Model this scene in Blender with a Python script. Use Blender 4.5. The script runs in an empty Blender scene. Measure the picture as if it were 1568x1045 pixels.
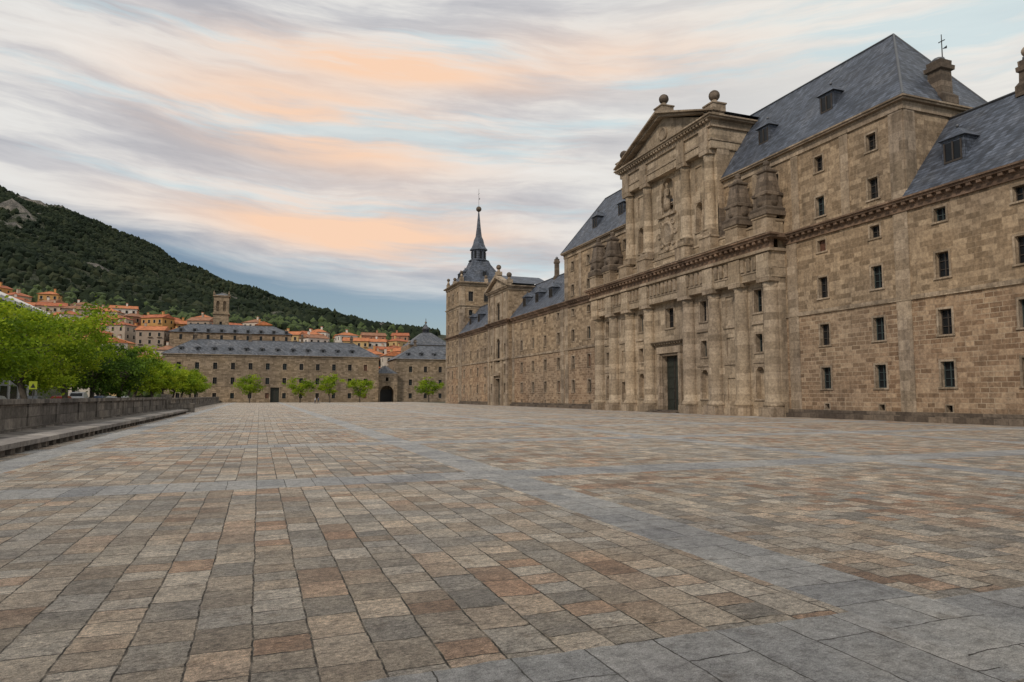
import bpy, math, random
import numpy as np
from mathutils import Vector, noise as mnoise
random.seed(7); np.random.seed(7)
S=bpy.context.scene
S.view_settings.view_transform='Standard'
try: S.view_settings.look='None'
except Exception: pass
S.view_settings.exposure=0
rad=math.radians
# ---------------------------------------------------------------- node helpers
class NT:
    def __init__(s,nt): s.nt=nt; s.N=nt.nodes; s.L=nt.links
    def new(s,t,**k):
        n=s.N.new(t)
        for a,b in k.items(): setattr(n,a,b)
        return n
    def put(s,inp,v):
        if isinstance(v,bpy.types.NodeSocket): s.L.new(v,inp)
        elif v is not None:
            if isinstance(v,(tuple,list)) and len(v)==3 and inp.type=='RGBA': v=(*v,1)
            inp.default_value=v
    def m(s,op,a,b=None,c=None,clamp=False):
        n=s.new('ShaderNodeMath',operation=op,use_clamp=clamp)
        s.put(n.inputs[0],a)
        if b is not None: s.put(n.inputs[1],b)
        if c is not None: s.put(n.inputs[2],c)
        return n.outputs[0]
    def mix(s,f,a,b,mode='MIX'):
        n=s.new('ShaderNodeMix',data_type='RGBA',blend_type=mode)
        n.clamp_factor=True
        s.put(n.inputs[0],f); s.put(n.inputs[6],a); s.put(n.inputs[7],b)
        return n.outputs[2]
    def fmix(s,f,a,b):
        n=s.new('ShaderNodeMix',data_type='FLOAT'); s.put(n.inputs[0],f); s.put(n.inputs[2],a); s.put(n.inputs[3],b); return n.outputs[0]
    def comb(s,x,y,z=0.0):
        n=s.new('ShaderNodeCombineXYZ'); s.put(n.inputs[0],x); s.put(n.inputs[1],y); s.put(n.inputs[2],z); return n.outputs[0]
    def sep(s,v):
        n=s.new('ShaderNodeSeparateXYZ'); s.put(n.inputs[0],v); return n.outputs
    def noise(s,vec,scale,detail=4,rough=.55,dist=0):
        n=s.new('ShaderNodeTexNoise'); s.put(n.inputs['Vector'],vec)
        n.inputs['Scale'].default_value=scale; n.inputs['Detail'].default_value=detail
        n.inputs['Roughness'].default_value=rough; n.inputs['Distortion'].default_value=dist
        return n.outputs[0]
    def ramp(s,f,stops,interp='LINEAR'):
        n=s.new('ShaderNodeValToRGB'); s.put(n.inputs[0],f); cr=n.color_ramp; cr.interpolation=interp
        while len(cr.elements)<len(stops): cr.elements.new(.5)
        for e,(p,c) in zip(cr.elements,stops):
            e.position=p
            if not isinstance(c,(tuple,list)): c=(c,c,c)
            e.color=(*c,1)
        return n.outputs[0]
    def brick(s,vec,w,h,mort,offset=.5,squash=1,sf=2,smooth=.1,bias=0):
        n=s.new('ShaderNodeTexBrick',offset=offset,squash=squash,squash_frequency=sf)
        s.put(n.inputs['Vector'],vec)
        n.inputs['Color1'].default_value=(0,0,0,1); n.inputs['Color2'].default_value=(1,1,1,1)
        n.inputs['Mortar'].default_value=(.5,.5,.5,1)
        n.inputs['Scale'].default_value=1; n.inputs['Mortar Size'].default_value=mort
        n.inputs['Mortar Smooth'].default_value=smooth; n.inputs['Bias'].default_value=bias
        n.inputs['Brick Width'].default_value=w; n.inputs['Row Height'].default_value=h
        return n.outputs[0],n.outputs[1]
    def bump(s,h,strength,dist=.05,normal=None):
        n=s.new('ShaderNodeBump'); n.inputs['Strength'].default_value=strength; n.inputs['Distance'].default_value=dist
        s.put(n.inputs['Height'],h)
        if normal is not None: s.put(n.inputs['Normal'],normal)
        return n.outputs[0]
def newmat(name):
    mt=bpy.data.materials.new(name); mt.use_nodes=True
    g=NT(mt.node_tree); b=g.N['Principled BSDF']
    pos=g.new('ShaderNodeNewGeometry').outputs['Position']
    return mt,g,b,pos
def simple(name,col,rough=.7,var=.25,scale=3,metal=0,bump=0):
    mt,g,b,pos=newmat(name)
    n=g.noise(pos,scale,4)
    f=g.ramp(n,[(.3,1-var),(.7,1+var)])
    g.put(b.inputs['Base Color'],g.mix(1,col,f,'MULTIPLY'))
    b.inputs['Roughness'].default_value=rough; b.inputs['Metallic'].default_value=metal
    if bump: g.put(b.inputs['Normal'],g.bump(n,bump))
    return mt
def stone(name,c1,c2,c3,mortar,bw=1.15,bh=.48,ms=.018,stain=.5,bumps=.5,mmix=.8,fade=None,damp=True):
    mt,g,b,pos=newmat(name)
    x,y,z=g.sep(pos)
    u=g.m('ADD',x,y)
    wob=g.noise(pos,.7,2)
    z2=g.m('ADD',z,g.m('MULTIPLY',g.m('SUBTRACT',wob,.5),.05))
    bc,bf=g.brick(g.comb(u,z2),bw,bh,ms,offset=.43,squash=.7,sf=3)
    col=g.ramp(bc,[(0,c1),(.5,c2),(1,c3)])
    base=col
    big=g.noise(pos,.10,4,.5)
    if fade: 
        fz=g.noise(pos,.07,3,.5)
        base=g.mix(g.ramp(fz,[(.38,.1),(.64,.75)]),base,g.ramp(bc,[(0,fade[0]),(.5,fade[1]),(1,fade[2])]))
    base=g.mix(1,base,g.ramp(bc,[(0,.86),(1,1.12)]),'MULTIPLY')
    base=g.mix(1,base,g.ramp(big,[(.32,(.80,.80,.83)),(.5,(1,1,1)),(.68,(1.13,1.09,1.03))]),'MULTIPLY')
    fine=g.noise(pos,4,7,.75)
    base=g.mix(1,base,g.ramp(fine,[(.36,.68),(.64,1.28)]),'MULTIPLY')
    mo=g.noise(pos,.5,4,.6)
    base=g.mix(g.m('MULTIPLY',bf,g.ramp(mo,[(.4,mmix*.25),(.6,mmix)])),base,mortar)
    st=g.noise(g.comb(g.m('MULTIPLY',u,1.3),g.m('MULTIPLY',z,.14)),1,6,.7)
    sf=g.ramp(st,[(.48,0),(.68,1)])
    base=g.mix(g.m('MULTIPLY',sf,stain*1.15),base,g.mix(1,base,(.42,.42,.44),'MULTIPLY'))
    base=g.mix(1,base,(1.02,.955,.90),'MULTIPLY')
    g.put(b.inputs['Base Color'],base); b.inputs['Roughness'].default_value=.9
    b.inputs['Specular IOR Level'].default_value=.3
    h=g.m('SUBTRACT',g.m('ADD',g.m('MULTIPLY',fine,.8),g.m('MULTIPLY',bc,.3)),bf)
    g.put(b.inputs['Normal'],g.bump(h,bumps,.05))
    return mt
def slate(name,col=(.075,.088,.115)):
    mt,g,b,pos=newmat(name)
    x,y,z=g.sep(pos)
    bc,bf=g.brick(g.comb(g.m('ADD',x,y),z),.45,.26,.02)
    base=g.mix(1,col,g.ramp(bc,[(0,.55),(1,1.5)]),'MULTIPLY')
    big=g.noise(pos,.35,5,.65)
    base=g.mix(1,base,g.ramp(big,[(.3,(.70,.74,.78)),(.55,(1,1,1)),(.72,(1.45,1.35,1.22))]),'MULTIPLY')
    st=g.noise(g.comb(g.m('MULTIPLY',g.m('ADD',x,y),1.2),g.m('MULTIPLY',z,.2)),1,5,.7)
    base=g.mix(1,base,g.ramp(st,[(.4,.75),(.6,1.2)]),'MULTIPLY')
    base=g.mix(bf,base,(.035,.04,.05))
    g.put(b.inputs['Base Color'],base); b.inputs['Roughness'].default_value=.55; b.inputs['Specular IOR Level'].default_value=.35
    g.put(b.inputs['Normal'],g.bump(g.m('SUBTRACT',bc,bf),.5,.03))
    return mt
GY=((.215,.17,.12),(.27,.215,.155),(.325,.265,.195))
M_up=stone('ashlar_upper',(.22,.172,.118),(.28,.223,.157),(.34,.278,.20),(.36,.30,.22),bw=1.05,bh=.42,stain=.5,mmix=.45)
M_lo=stone('ashlar_lower',(.215,.14,.088),(.285,.20,.132),(.35,.265,.182),(.44,.38,.29),bw=.92,bh=.37,ms=.026,stain=.4,mmix=.8,fade=GY)
M_trim=stone('granite_trim',(.25,.208,.155),(.295,.248,.19),(.34,.292,.23),(.15,.12,.09),bw=1.7,bh=.8,ms=.012,stain=.6,mmix=.5)
M_portal=stone('granite_portal',(.275,.23,.17),(.33,.28,.212),(.38,.328,.254),(.2,.16,.12),bw=1.7,bh=.72,ms=.014,stain=.6,mmix=.5)
M_dark=stone('dark_plinth',(.09,.075,.062),(.125,.105,.085),(.16,.135,.11),(.06,.05,.04),bw=1.4,bh=.5)
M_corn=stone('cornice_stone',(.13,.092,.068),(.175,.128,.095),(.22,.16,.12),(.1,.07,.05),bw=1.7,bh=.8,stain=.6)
M_slate=slate('slate_roof')
M_slate2=slate('slate_roof_grey',(.105,.112,.128))
M_wall=stone('parapet_granite',(.11,.105,.098),(.155,.148,.138),(.215,.205,.19),(.06,.055,.05),bw=1.1,bh=.5,ms=.02,stain=.7)
M_bench=stone('bench_granite',(.2,.198,.195),(.25,.245,.24),(.3,.295,.285),(.1,.1,.1),bw=2.2,bh=5,ms=.02,stain=.4)
def glassmat(name,c,r=.2):
    mt,g,b,pos=newmat(name)
    n=g.noise(pos,.9,2)
    g.put(b.inputs['Base Color'],g.mix(n,c,tuple(v*2.5 for v in c)))
    b.inputs['Roughness'].default_value=r; b.inputs['Specular IOR Level'].default_value=.22; return mt
M_glass=glassmat('window_glass',(.008,.009,.010))
M_frame=simple('window_frame_wood',(.045,.035,.028),.6)
M_green=simple('window_frame_green',(.035,.05,.05),.6)
M_shut=simple('shutter_wood',(.11,.05,.028),.6,.4,4)
M_door=simple('door_wood',(.02,.024,.018),.55,.4,6)
M_lead=simple('lead_metal',(.09,.095,.105),.45,.2,2)
M_iron=simple('iron',(.02,.02,.02),.5)
FM=[M_up,M_lo,M_trim,M_portal,M_dark,M_corn,M_slate,M_glass,M_frame,M_green,M_shut,M_door,M_lead,M_iron]
UP,LO,TR,PO,DK,CO,SL,GL,FR,GR,SH,DO,LE,IR=range(14)
# ---------------------------------------------------------------- mesh builder
Z=Vector((0,0,1))
class MB:
    def __init__(s): s.v=[];s.f=[];s.m=[];s.s=[]
    def add(s,vs,fs,m,smooth=False):
        o=len(s.v); s.v+= [tuple(v) for v in vs]
        for f in fs: s.f.append([i+o for i in f]); s.m.append(m); s.s.append(smooth)
    def quad(s,a,b,c,d,m): s.add([a,b,c,d],[(0,1,2,3)],m)
    def box(s,x0,x1,y0,y1,z0,z1,m):
        vs=[(x,y,z) for z in(z0,z1) for y in(y0,y1) for x in(x0,x1)]
        s.add(vs,[(0,2,3,1),(4,5,7,6),(0,1,5,4),(2,6,7,3),(0,4,6,2),(1,3,7,5)],m)
    def obox(s,P,U,N,u0,u1,v0,v1,n0,n1,m):
        vs=[P+U*u+N*n+Z*v for v in(v0,v1) for n in(n0,n1) for u in(u0,u1)]
        s.add(vs,[(0,2,3,1),(4,5,7,6),(0,1,5,4),(2,6,7,3),(0,4,6,2),(1,3,7,5)],m)
    def extr(s,pts,x0,x1,m,axis='x'):
        n=len(pts)
        if axis=='x': vs=[(x0,a,b) for a,b in pts]+[(x1,a,b) for a,b in pts]
        elif axis=='y': vs=[(a,x0,b) for a,b in pts]+[(a,x1,b) for a,b in pts]
        fs=[tuple(range(n)),tuple(range(2*n-1,n-1,-1))]+[(i,(i+1)%n,(i+1)%n+n,i+n) for i in range(n)]
        s.add(vs,fs,m)
    def lathe(s,cx,cy,prof,n,m,rot=0,smooth=True,sx=1,sy=1):
        vs=[];fs=[]
        for r,z in prof:
            for i in range(n):
                a=rot+2*math.pi*i/n; vs.append((cx+r*sx*math.cos(a),cy+r*sy*math.sin(a),z))
        for j in range(len(prof)-1):
            for i in range(n):
                k=(i+1)%n; fs.append((j*n+i,j*n+k,(j+1)*n+k,(j+1)*n+i))
        fs.append(tuple(range(n-1,-1,-1))); fs.append(tuple((len(prof)-1)*n+i for i in range(n)))
        s.add(vs,fs,m,smooth)
    def ball(s,cx,cy,cz,r,m,n=14):
        s.lathe(cx,cy,[(max(.01,r*math.sin(math.pi*j/8)),cz-r*math.cos(math.pi*j/8)) for j in range(9)],n,m)
    def cone(s,p,q,r0,r1,m,n=7):
        p=Vector(p);q=Vector(q);d=(q-p).normalized()
        a=d.orthogonal().normalized(); b=d.cross(a); vs=[]
        for c,r in((p,r0),(q,r1)):
            for i in range(n):
                t=2*math.pi*i/n; vs.append(c+a*(r*math.cos(t))+b*(r*math.sin(t)))
        s.add(vs,[(i,(i+1)%n,(i+1)%n+n,i+n) for i in range(n)]+[tuple(range(n)),tuple(range(n,2*n))],m,True)
    def build(s,name,mats,parent=None,loc=None):
        me=bpy.data.meshes.new(name); me.from_pydata(s.v,[],s.f); 
        for mt in mats: me.materials.append(mt)
        me.polygons.foreach_set('material_index',s.m); me.polygons.foreach_set('use_smooth',s.s); me.update()
        o=bpy.data.objects.new(name,me); S.collection.objects.link(o)
        if parent: o.parent=parent
        if loc: o.location=loc
        return o
def empty(name):
    e=bpy.data.objects.new(name,None); S.collection.objects.link(e); e.empty_display_size=.5; return e
rw=random.Random(3)
def wall(mb,P,U,N,u0,u1,v0,v1,ops,mat,depth=.38,surround=None):
    P=Vector(P);U=Vector(U);N=Vector(N)
    us=sorted(set([u0,u1]+[o[0] for o in ops]+[o[1] for o in ops])); vs=sorted(set([v0,v1,9.7 if v0<9.7<v1 else v0]+[o[2] for o in ops]+[o[3] for o in ops]))
    at=lambda u,v,n=0:P+U*u+Z*v+N*n
    for i in range(len(us)-1):
        for j in range(len(vs)-1):
            uc=(us[i]+us[i+1])/2; vc=(vs[j]+vs[j+1])/2
            if any(o[0]<uc<o[1] and o[2]<vc<o[3] for o in ops): continue
            mb.quad(at(us[i],vs[j]),at(us[i+1],vs[j]),at(us[i+1],vs[j+1]),at(us[i],vs[j+1]),mat(vc))
    for a,b,c,d,k in ops:
        ms=mat((c+d)/2); dp=depth if k!='d' else .62
        if k=='p': dp=.12
        for q in ((a,c,b,c),(b,c,b,d),(b,d,a,d),(a,d,a,c)):
            mb.quad(at(q[0],q[1]),at(q[2],q[3]),at(q[2],q[3],-dp),at(q[0],q[1],-dp),TR)
        w=b-a;h=d-c
        bm=GL if k in'wa' else (DO if k=='d' else ms)
        if k=='s': bm=GL
        mb.quad(at(a,c,-dp),at(b,c,-dp),at(b,d,-dp),at(a,d,-dp),bm)
        if k in 'wa':
            fm=rw.choice([FR,FR,GR]); n0=-dp+.01;n1=-dp+.07
            if rw.random()<.06: 
                for t in (0,1):
                    mb.obox(P,U,N,a+w*(.02+.5*t),a+w*(.47+.5*t),c+.03,d-.03,n0,-dp+.12,SH)
            else:
                t=.07
                mb.obox(P,U,N,a,a+t,c,d,n0,n1,fm); mb.obox(P,U,N,b-t,b,c,d,n0,n1,fm)
                mb.obox(P,U,N,a+t,b-t,c,c+t,n0,n1,fm); mb.obox(P,U,N,a+t,b-t,d-t,d,n0,n1,fm)
                mb.obox(P,U,N,(a+b)/2-.04,(a+b)/2+.04,c+t,d-t,n0,n1+.01,fm)
                k2=3 if h>1.3 else 2
                for q in range(1,k2):
                    vv=c+h*q/k2; mb.obox(P,U,N,a+t,b-t,vv-.03,vv+.03,n0,n1,fm)
        if k=='d':
            n0=-dp+.01
            mb.obox(P,U,N,(a+b)/2-.05,(a+b)/2+.05,c,d,n0,n0+.08,FR)
            for q in range(2):
                for r in range(5):
                    mb.obox(P,U,N,a+w*(.06+.5*q),a+w*(.44+.5*q),c+h*(.03+.194*r),c+h*(.18+.194*r),n0,n0+.06,DO)
        if k in 'na':
            r=w/2; n=8
            for sgn,uc in((-1,a),(1,b)):
                arc=[at((a+b)/2+sgn*r*math.cos(math.pi/2*i/n),d-r+r*math.sin(math.pi/2*i/n)) for i in range(n+1)]
                corner=at(uc,d)
                for i in range(n): mb.add([corner,arc[i],arc[i+1]],[(0,1,2)],ms)
                for i in range(n): mb.quad(arc[i],arc[i+1],arc[i+1]-N*dp,arc[i]-N*dp,TR)
        if surround and k in 'wsand':
            t=surround if k!='s' else surround*.6; pr=.05 if k!='d' else .15
            mb.obox(P,U,N,a-t,a,c,d,-.02,pr,TR); mb.obox(P,U,N,b,b+t,c,d,-.02,pr,TR)
            mb.obox(P,U,N,a-t,b+t,d,d+t,-.02,pr,TR)
            if k!='d': mb.obox(P,U,N,a-t-.06,b+t+.06,c-t*.8,c,-.02,pr+.06,TR)
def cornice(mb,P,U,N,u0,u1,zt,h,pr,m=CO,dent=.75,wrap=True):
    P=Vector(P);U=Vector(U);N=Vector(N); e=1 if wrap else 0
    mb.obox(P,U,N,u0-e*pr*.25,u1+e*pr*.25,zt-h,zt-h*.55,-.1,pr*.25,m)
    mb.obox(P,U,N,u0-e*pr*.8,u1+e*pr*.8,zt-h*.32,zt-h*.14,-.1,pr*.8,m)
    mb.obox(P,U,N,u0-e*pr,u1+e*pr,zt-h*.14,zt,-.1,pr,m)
    mb.obox(P,U,N,u0-e*pr*.3,u1+e*pr*.3,zt-h*.55,zt-h*.32,-.1,pr*.3,m)
    if dent:
        n=int((u1-u0)/dent)
        for i in range(n+1):
            uc=u0+(u1-u0)*i/max(1,n)
            mb.obox(P,U,N,uc-dent*.22,uc+dent*.22,zt-h*.55,zt-h*.325,pr*.3,pr*.72,m)
X=47.7; C=71.2; UY=(0,1,0); NX=(-1,0,0)
mon=empty('monastery')
loup=lambda v: LO if v<9.7 else UP
cols=[41.96+5.8*i*-1 for i in range(0,10)]+[47.7]
cols+= [2*C-41.96,2*C-47.7]+[2*C-(41.96-5.8*i) for i in range(1,5)]+[146.6,152.2,157.8,163.4]
cols=sorted(cols)
rows=[(.82,1.3,.5,'s'),(2.65,4.55,1.05,'w'),(6.55,8.45,1.05,'w'),(10.85,12.75,1.05,'w'),(15.1,16.15,.95,'w')]
def winops(cs,rs): return [(c-w/2,c+w/2,a,b,k) for c in cs for a,b,w,k in rs]
wl=MB()
wall(wl,(X,0,0),UY,NX,-14,167,0,17.6,winops(cols,rows),loup,surround=.16)
P0=Vector((X,0,0));Uy=Vector(UY);Nx=Vector(NX)
gaps=[(-14,52.4),(90,129.2),(142.2,167)]
for a,b in gaps:
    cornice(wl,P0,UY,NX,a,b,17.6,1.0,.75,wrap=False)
    wl.obox(P0,Uy,Nx,a,b,9.5,9.85,-.05,.14,TR)
    wl.obox(P0,Uy,Nx,a,b,0,.42,-.05,.45,DK); wl.obox(P0,Uy,Nx,a,b,.42,.75,-.05,.14,DK)
for c in (39.5,102.9,51.4,91.0,104.6,128.3,143.0,166.2,-2):
    for z0,z1 in ((.75,9.5),(9.85,16.6)): wl.obox(P0,Uy,Nx,c-.65,c+.65,z0,z1,-.05,.10,TR)
wl.box(57.9,58.2,-14,167,0,17.5,UP); wl.box(47.72,58.2,-14.3,-14,0,17.6,UP)
wl.build('walls',FM,mon)
# raised block
bl=MB()
bc=[41.96,47.7,53.4,59.1,83.3,89,94.7,100.44]
wall(bl,(X,0,0),UY,NX,38.9,103.5,17.6,25.9,winops(bc,[(18.4,20.2,1.0,'w'),(22.55,24.0,.95,'w')]),lambda v:UP,surround=.16)
wall(bl,(X,38.9,0),(1,0,0),(0,-1,0),0,10.5,17.5,25.9,[],lambda v:UP)
wall(bl,(X,103.5,0),(1,0,0),(0,1,0),0,10.5,17.5,25.9,[],lambda v:UP)
cornice(bl,(X,0,0),UY,NX,38.9,103.5,25.9,.95,.6,m=TR,dent=None)
cornice(bl,(X,38.9,0),(1,0,0),(0,-1,0),.1,10.5,25.898,.95,.598,m=TR,dent=None,wrap=False)
for c in (39.55,102.85,44.8,97.6,50.7,91.7,56.2,86.1): 
    w=.65 if c in(39.55,102.85) else .45
    bl.obox(P0,Uy,Nx,c-w,c+w,17.6,24.95,-.05,.09,TR)
bl.obox(Vector((X,38.9,0)),Vector((1,0,0)),Vector((0,-1,0)),0,1.2,17.6,24.95,-.05,.09,TR)
bl.build('raised_block',FM,mon)
# roofs
rf=MB()
def gable(mb,x0,x1,y0,y1,z0,z1,m):
    xm=(x0+x1)/2
    mb.add([(x0,y0,z0),(x0,y1,z0),(xm,y1,z1),(xm,y0,z1),(x1,y0,z0),(x1,y1,z0)],[(0,3,2,1),(3,4,5,2),(0,4,3),(1,2,5)],m)
    mb.cone((xm,y0,z1+.03),(xm,y1,z1+.03),.12,.12,LE,6)
def hip(mb,x0,x1,y0,y1,z0,z1,m,ins=None):
    if x1-x0<=y1-y0:
        xm=(x0+x1)/2; i=(x1-x0)/2 if ins is None else ins; A=(xm,y0+i,z1);B=(xm,y1-i,z1)
        v=[(x0,y0,z0),(x1,y0,z0),(x1,y1,z0),(x0,y1,z0),A,B]
        mb.add(v,[(0,1,4),(1,2,5,4),(2,3,5),(3,0,4,5)],m)
    else:
        ym=(y0+y1)/2; i=(y1-y0)/2 if ins is None else ins; A=(x0+i,ym,z1);B=(x1-i,ym,z1)
        v=[(x0,y0,z0),(x1,y0,z0),(x1,y1,z0),(x0,y1,z0),A,B]
        mb.add(v,[(0,1,5,4),(1,2,5),(2,3,4,5),(3,0,4)],m)
    for a in (v[0],v[3]): 
        q=A if abs(a[1]-A[1])<abs(a[1]-B[1]) or (x1-x0>y1-y0) else B
        mb.cone(a,q,.1,.1,LE,5)
    mb.cone(v[1],A if (x1-x0<=y1-y0) else B,.1,.1,LE,5)
    mb.cone(A,B,.12,.12,LE,6)
gable(rf,47.15,58.7,-14,38.88,17.602,24.8,SL)
gable(rf,47.15,58.7,103.52,167,17.602,24.8,SL)
hip(rf,47.2,58.7,38.4,104,25.903,34.6,SL,5.3)
def dormer(mb,x,y,z,w=1.7,h=1.7,m=SL):
    mb.box(x,x+2.6,y-w/2,y+w/2,z-h/2,z+h/2,m)
    mb.box(x-.02,x+.01,y-w*.36,y+w*.36,z-h*.32,z+h*.36,GL)
    for a in(-.40,-.03,.34): mb.box(x-.08,x-.021,y+w*a,y+w*(a+.06),z-h*.34,z+h*.38,FR)
    mb.box(x-.08,x-.021,y-w*.4,y+w*.4,z-h*.42,z-h*.345,FR)
    z1=z+h/2; e=.22
    mb.add([(x-e,y-w/2-e,z1),(x-e,y+w/2+e,z1),(x+2.6,y+w/2+e,z1),(x+2.6,y-w/2-e,z1),(x+.6,y,z1+.95),(x+2.9,y,z1+.95)],[(0,1,4),(1,2,5,4),(3,0,4,5),(0,3,2,1)],m)
    mb.ball(x+.6,y,z1+1.05,.13,LE,8)
sl=(52.95-47.2)/(24.8-17.6)
for y in (35.7,24.1,12.5,.9,112.0,118.5,125,147,155,162): dormer(rf,47.3+sl*1.9,y,20.5,1.8,2.0)
for y in (47.7,56.2,86.4,94.7): dormer(rf,48.9,y,29.2,1.7,1.9)
def chimney(mb,x,y,z0,z1,r=.62):
    mb.lathe(x,y,[(r*1.5,z0),(r*1.5,z0+.8),(r*1.05,z0+1.1),(r,z1-.9),(r*1.3,z1-.8),(r*1.35,z1-.45),(r*1.05,z1-.4),(r*1.1,z1),(r*.7,z1+.02)],4,DK,math.pi/4,False)
    mb.lathe(x,y,[(r*.6,z1),(r*.55,z1+.3),(.05,z1+.5)],8,LE)
chimney(rf,52.6,39.3,25.9,29.8,.85)
def cross(mb,x,y,z0,z1):
    mb.cone((x,y,z0),(x,y,z1),.05,.035,IR,5); h=z1-z0
    mb.box(x-.03,x+.03,y-h*.13,y+h*.13,z1-h*.28,z1-h*.28+.06,IR)
    mb.add([(x,y,z0+h*.42),(x,y-h*.2,z0+h*.48),(x,y-h*.2,z0+h*.36)],[(0,1,2)],IR)
cross(rf,52.8,39.1,30,32.2)
chimney(rf,52.95,32.6,24.2,26.9,.6); rf.ball(52.95,32.6,27.6,.4,TR)
chimney(rf,52.95,118.5,24.0,28.2,.5); chimney(rf,52.95,147,24.0,27.2,.5); chimney(rf,52.95,8,24.0,28.2,.5)
rf.build('roofs',FM,mon)
# ------------------------------------------------ main portal
def pm(x): return [C-x,C+x]
pt=MB(); PX=46.9
P1=Vector((PX,0,0))
ops=[(C-1.75,C+1.75,.05,6.9,'d'),(C-.85,C+.85,10.3,12.7,'w')]
for s in(-1,1):
    for off,kind in ((6.75,0),(11.3,1),(15.8,0)):
        c=C+s*off
        if kind==0:
            ops+=[(c-.62,c+.62,1.7,4.9,'n'),(c-.5,c+.5,6.4,8.2,'w'),(c-.58,c+.58,10.4,12.7,'w')]
        else:
            ops+=[(c-.6,c+.6,1.2,3.9,'w' if s>0 else 'p'),(c-.6,c+.6,6.2,8.2,'p'),(c-.65,c+.65,10.4,12.6,'p')]
wall(pt,(PX,0,0),UY,NX,C-18.8,C+18.8,0,13.5,ops,lambda v:PO,depth=.6,surround=.22)
for y in pm(18.8): pt.quad((PX,y,0),(X,y,0),(X,y,17.6),(PX,y,17.6),PO)
pt.obox(P1,Uy,Nx,C-18.9,C-1.8,0,.75,-.05,.18,PO); pt.obox(P1,Uy,Nx,C+1.8,C+18.9,0,.75,-.05,.18,PO)
for s in(-1,1):
    for a,b in((5.5,7.95),(10.3,12.5),(14.9,16.8)):
        u=sorted((C+s*a,C+s*b)); pt.obox(P1,Uy,Nx,u[0],u[1],9.2,9.5,-.02,.16,TR); pt.obox(P1,Uy,Nx,u[0]-.0,u[1],5.3,5.5,-.02,.1,TR)
pt.obox(P1,Uy,Nx,C-2.5,C-1.97,0,7.2,-.02,.32,TR);pt.obox(P1,Uy,Nx,C+1.97,C+2.5,0,7.2,-.02,.32,TR)
pt.obox(P1,Uy,Nx,C-2.6,C+2.6,7.2,8.0,-.02,.4,TR); cornice(pt,P1,UY,NX,C-2.7,C+2.7,8.7,.7,.75,m=TR,dent=.5)
pt.obox(P1,Uy,Nx,C-3.4,C+3.4,0,.16,.2,1.6,DK); pt.obox(P1,Uy,Nx,C-3.0,C+3.0,.16,.32,.2,1.2,DK)
offs=(4.3,9.1,13.6,17.9)
for s in(-1,1):
    for o in offs:
        y=C+s*o
        pt.box(45.65,PX,y-1.05,y+1.05,0,.95,TR)
        pt.lathe(46.68,y,[(1.02,.95),(1.05,1.15),(.95,1.35),(.86,1.5),(.82,1.6),(.82,5),(.78,9),(.7,12.5),(.7,12.6),(.78,12.68),(.72,12.78),(.88,13.1)],20,PO)
        pt.box(45.72,PX,y-.95,y+.95,13.1,13.5,TR)
        pt.box(45.72,45.99,y-.88,y+.88,13.52,15.9,PO)
pt.box(46.0,X-.01,C-18.9,C+18.9,13.5,14.4,PO); pt.box(45.92,46.0,C-18.98,C+18.98,14.25,14.45,TR)
pt.box(46.02,X-.01,C-18.88,C+18.88,14.45,16.0,PO)
n=42
for i in range(n+1):
    y=C-18.3+36.6*i/n
    for k in(-.22,-.05,.12): pt.box(45.78,46.02,y+k,y+k+.11,14.5,15.8,TR)
pt.box(45.6,X,C-19.1,C+19.1,16.0,16.3,TR); 
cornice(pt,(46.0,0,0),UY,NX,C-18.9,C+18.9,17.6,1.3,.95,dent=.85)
for s in (-1,1): pt.box(46.0,X,min(C+s*18.85,C+s*19.75),max(C+s*18.85,C+s*19.75),17.2,17.59,CO)
pt.box(45.0,X,C-19.3,C+19.3,17.602,17.75,TR)
pt.box(46.7,47.5,C-18.9,C+18.9,17.75,19.0,PO); pt.box(46.6,47.6,C-19,C+19,19.0,19.2,TR)
for s in(-1,1):
    for o in offs: 
        y=C+s*o; pt.box(45.55,46.69,y-1.0,y+1.0,17.75,19.35,TR); pt.box(45.45,46.69,y-1.1,y+1.1,19.35,19.55,TR)
    for o in(13.6,17.9):
        y=C+s*o; x=46.6; r4=math.pi/4
        pt.box(x-1.25,x+1.25,y-1.25,y+1.25,19.56,20.0,DK)
        pt.lathe(x,y,[(1.65,20.0),(1.7,20.25),(1.45,20.4),(1.35,20.5),(1.3,21.5),(1.48,21.6),(1.48,21.85),(1.22,21.95),(1.02,23.0),(.85,23.9),(1.02,24.0),(1.02,24.2),(.55,24.35),(.3,24.75)],4,DK,r4,False)
        pt.lathe(x,y,[(1.02,20.5),(1.1,21.0),(1.0,21.9),(.9,22.6),(.72,23.8)],14,DK)
        pt.ball(x,y,24.95,.33,DK,10)
    pts=[(9.8,19.2),(12.3,19.2)]+[(9.8+2.5*(1-math.sin(t)),19.2+4.9*(1-math.cos(t))) for t in np.linspace(.1,math.pi/2,8)]
    pt.extr([(C+s*a,b) for a,b in pts],46.9,47.6,DK)
pt.build('main_portal_lower',FM,mon)
up=MB(); BX=46.9
ops=[(C-1.25,C+1.25,24.6,29.0,'n')]
for s in(-1,1): c=C+s*6.4; ops+=[(c-.62,c+.62,20.8,24.2,'n'),(c-.6,c+.6,25.6,28.4,'p')]
wall(up,(BX,0,0),UY,NX,C-9.8,C+9.8,17.6,29.4,ops,lambda v:PO,depth=.7,surround=.2)
for y in pm(9.8): up.quad((BX,y,17.6),(54,y,17.6),(54,y,33),(BX,y,33),PO)
up.obox(Vector((BX,C-9.8,0)),Vector((1,0,0)),Vector((0,-1,0)),0,1.6,17.7,29.4,-.02,.12,TR)
up.quad((54,C-9.8,17.6),(54,C+9.8,17.6),(54,C+9.8,33),(54,C-9.8,33),PO)
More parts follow.
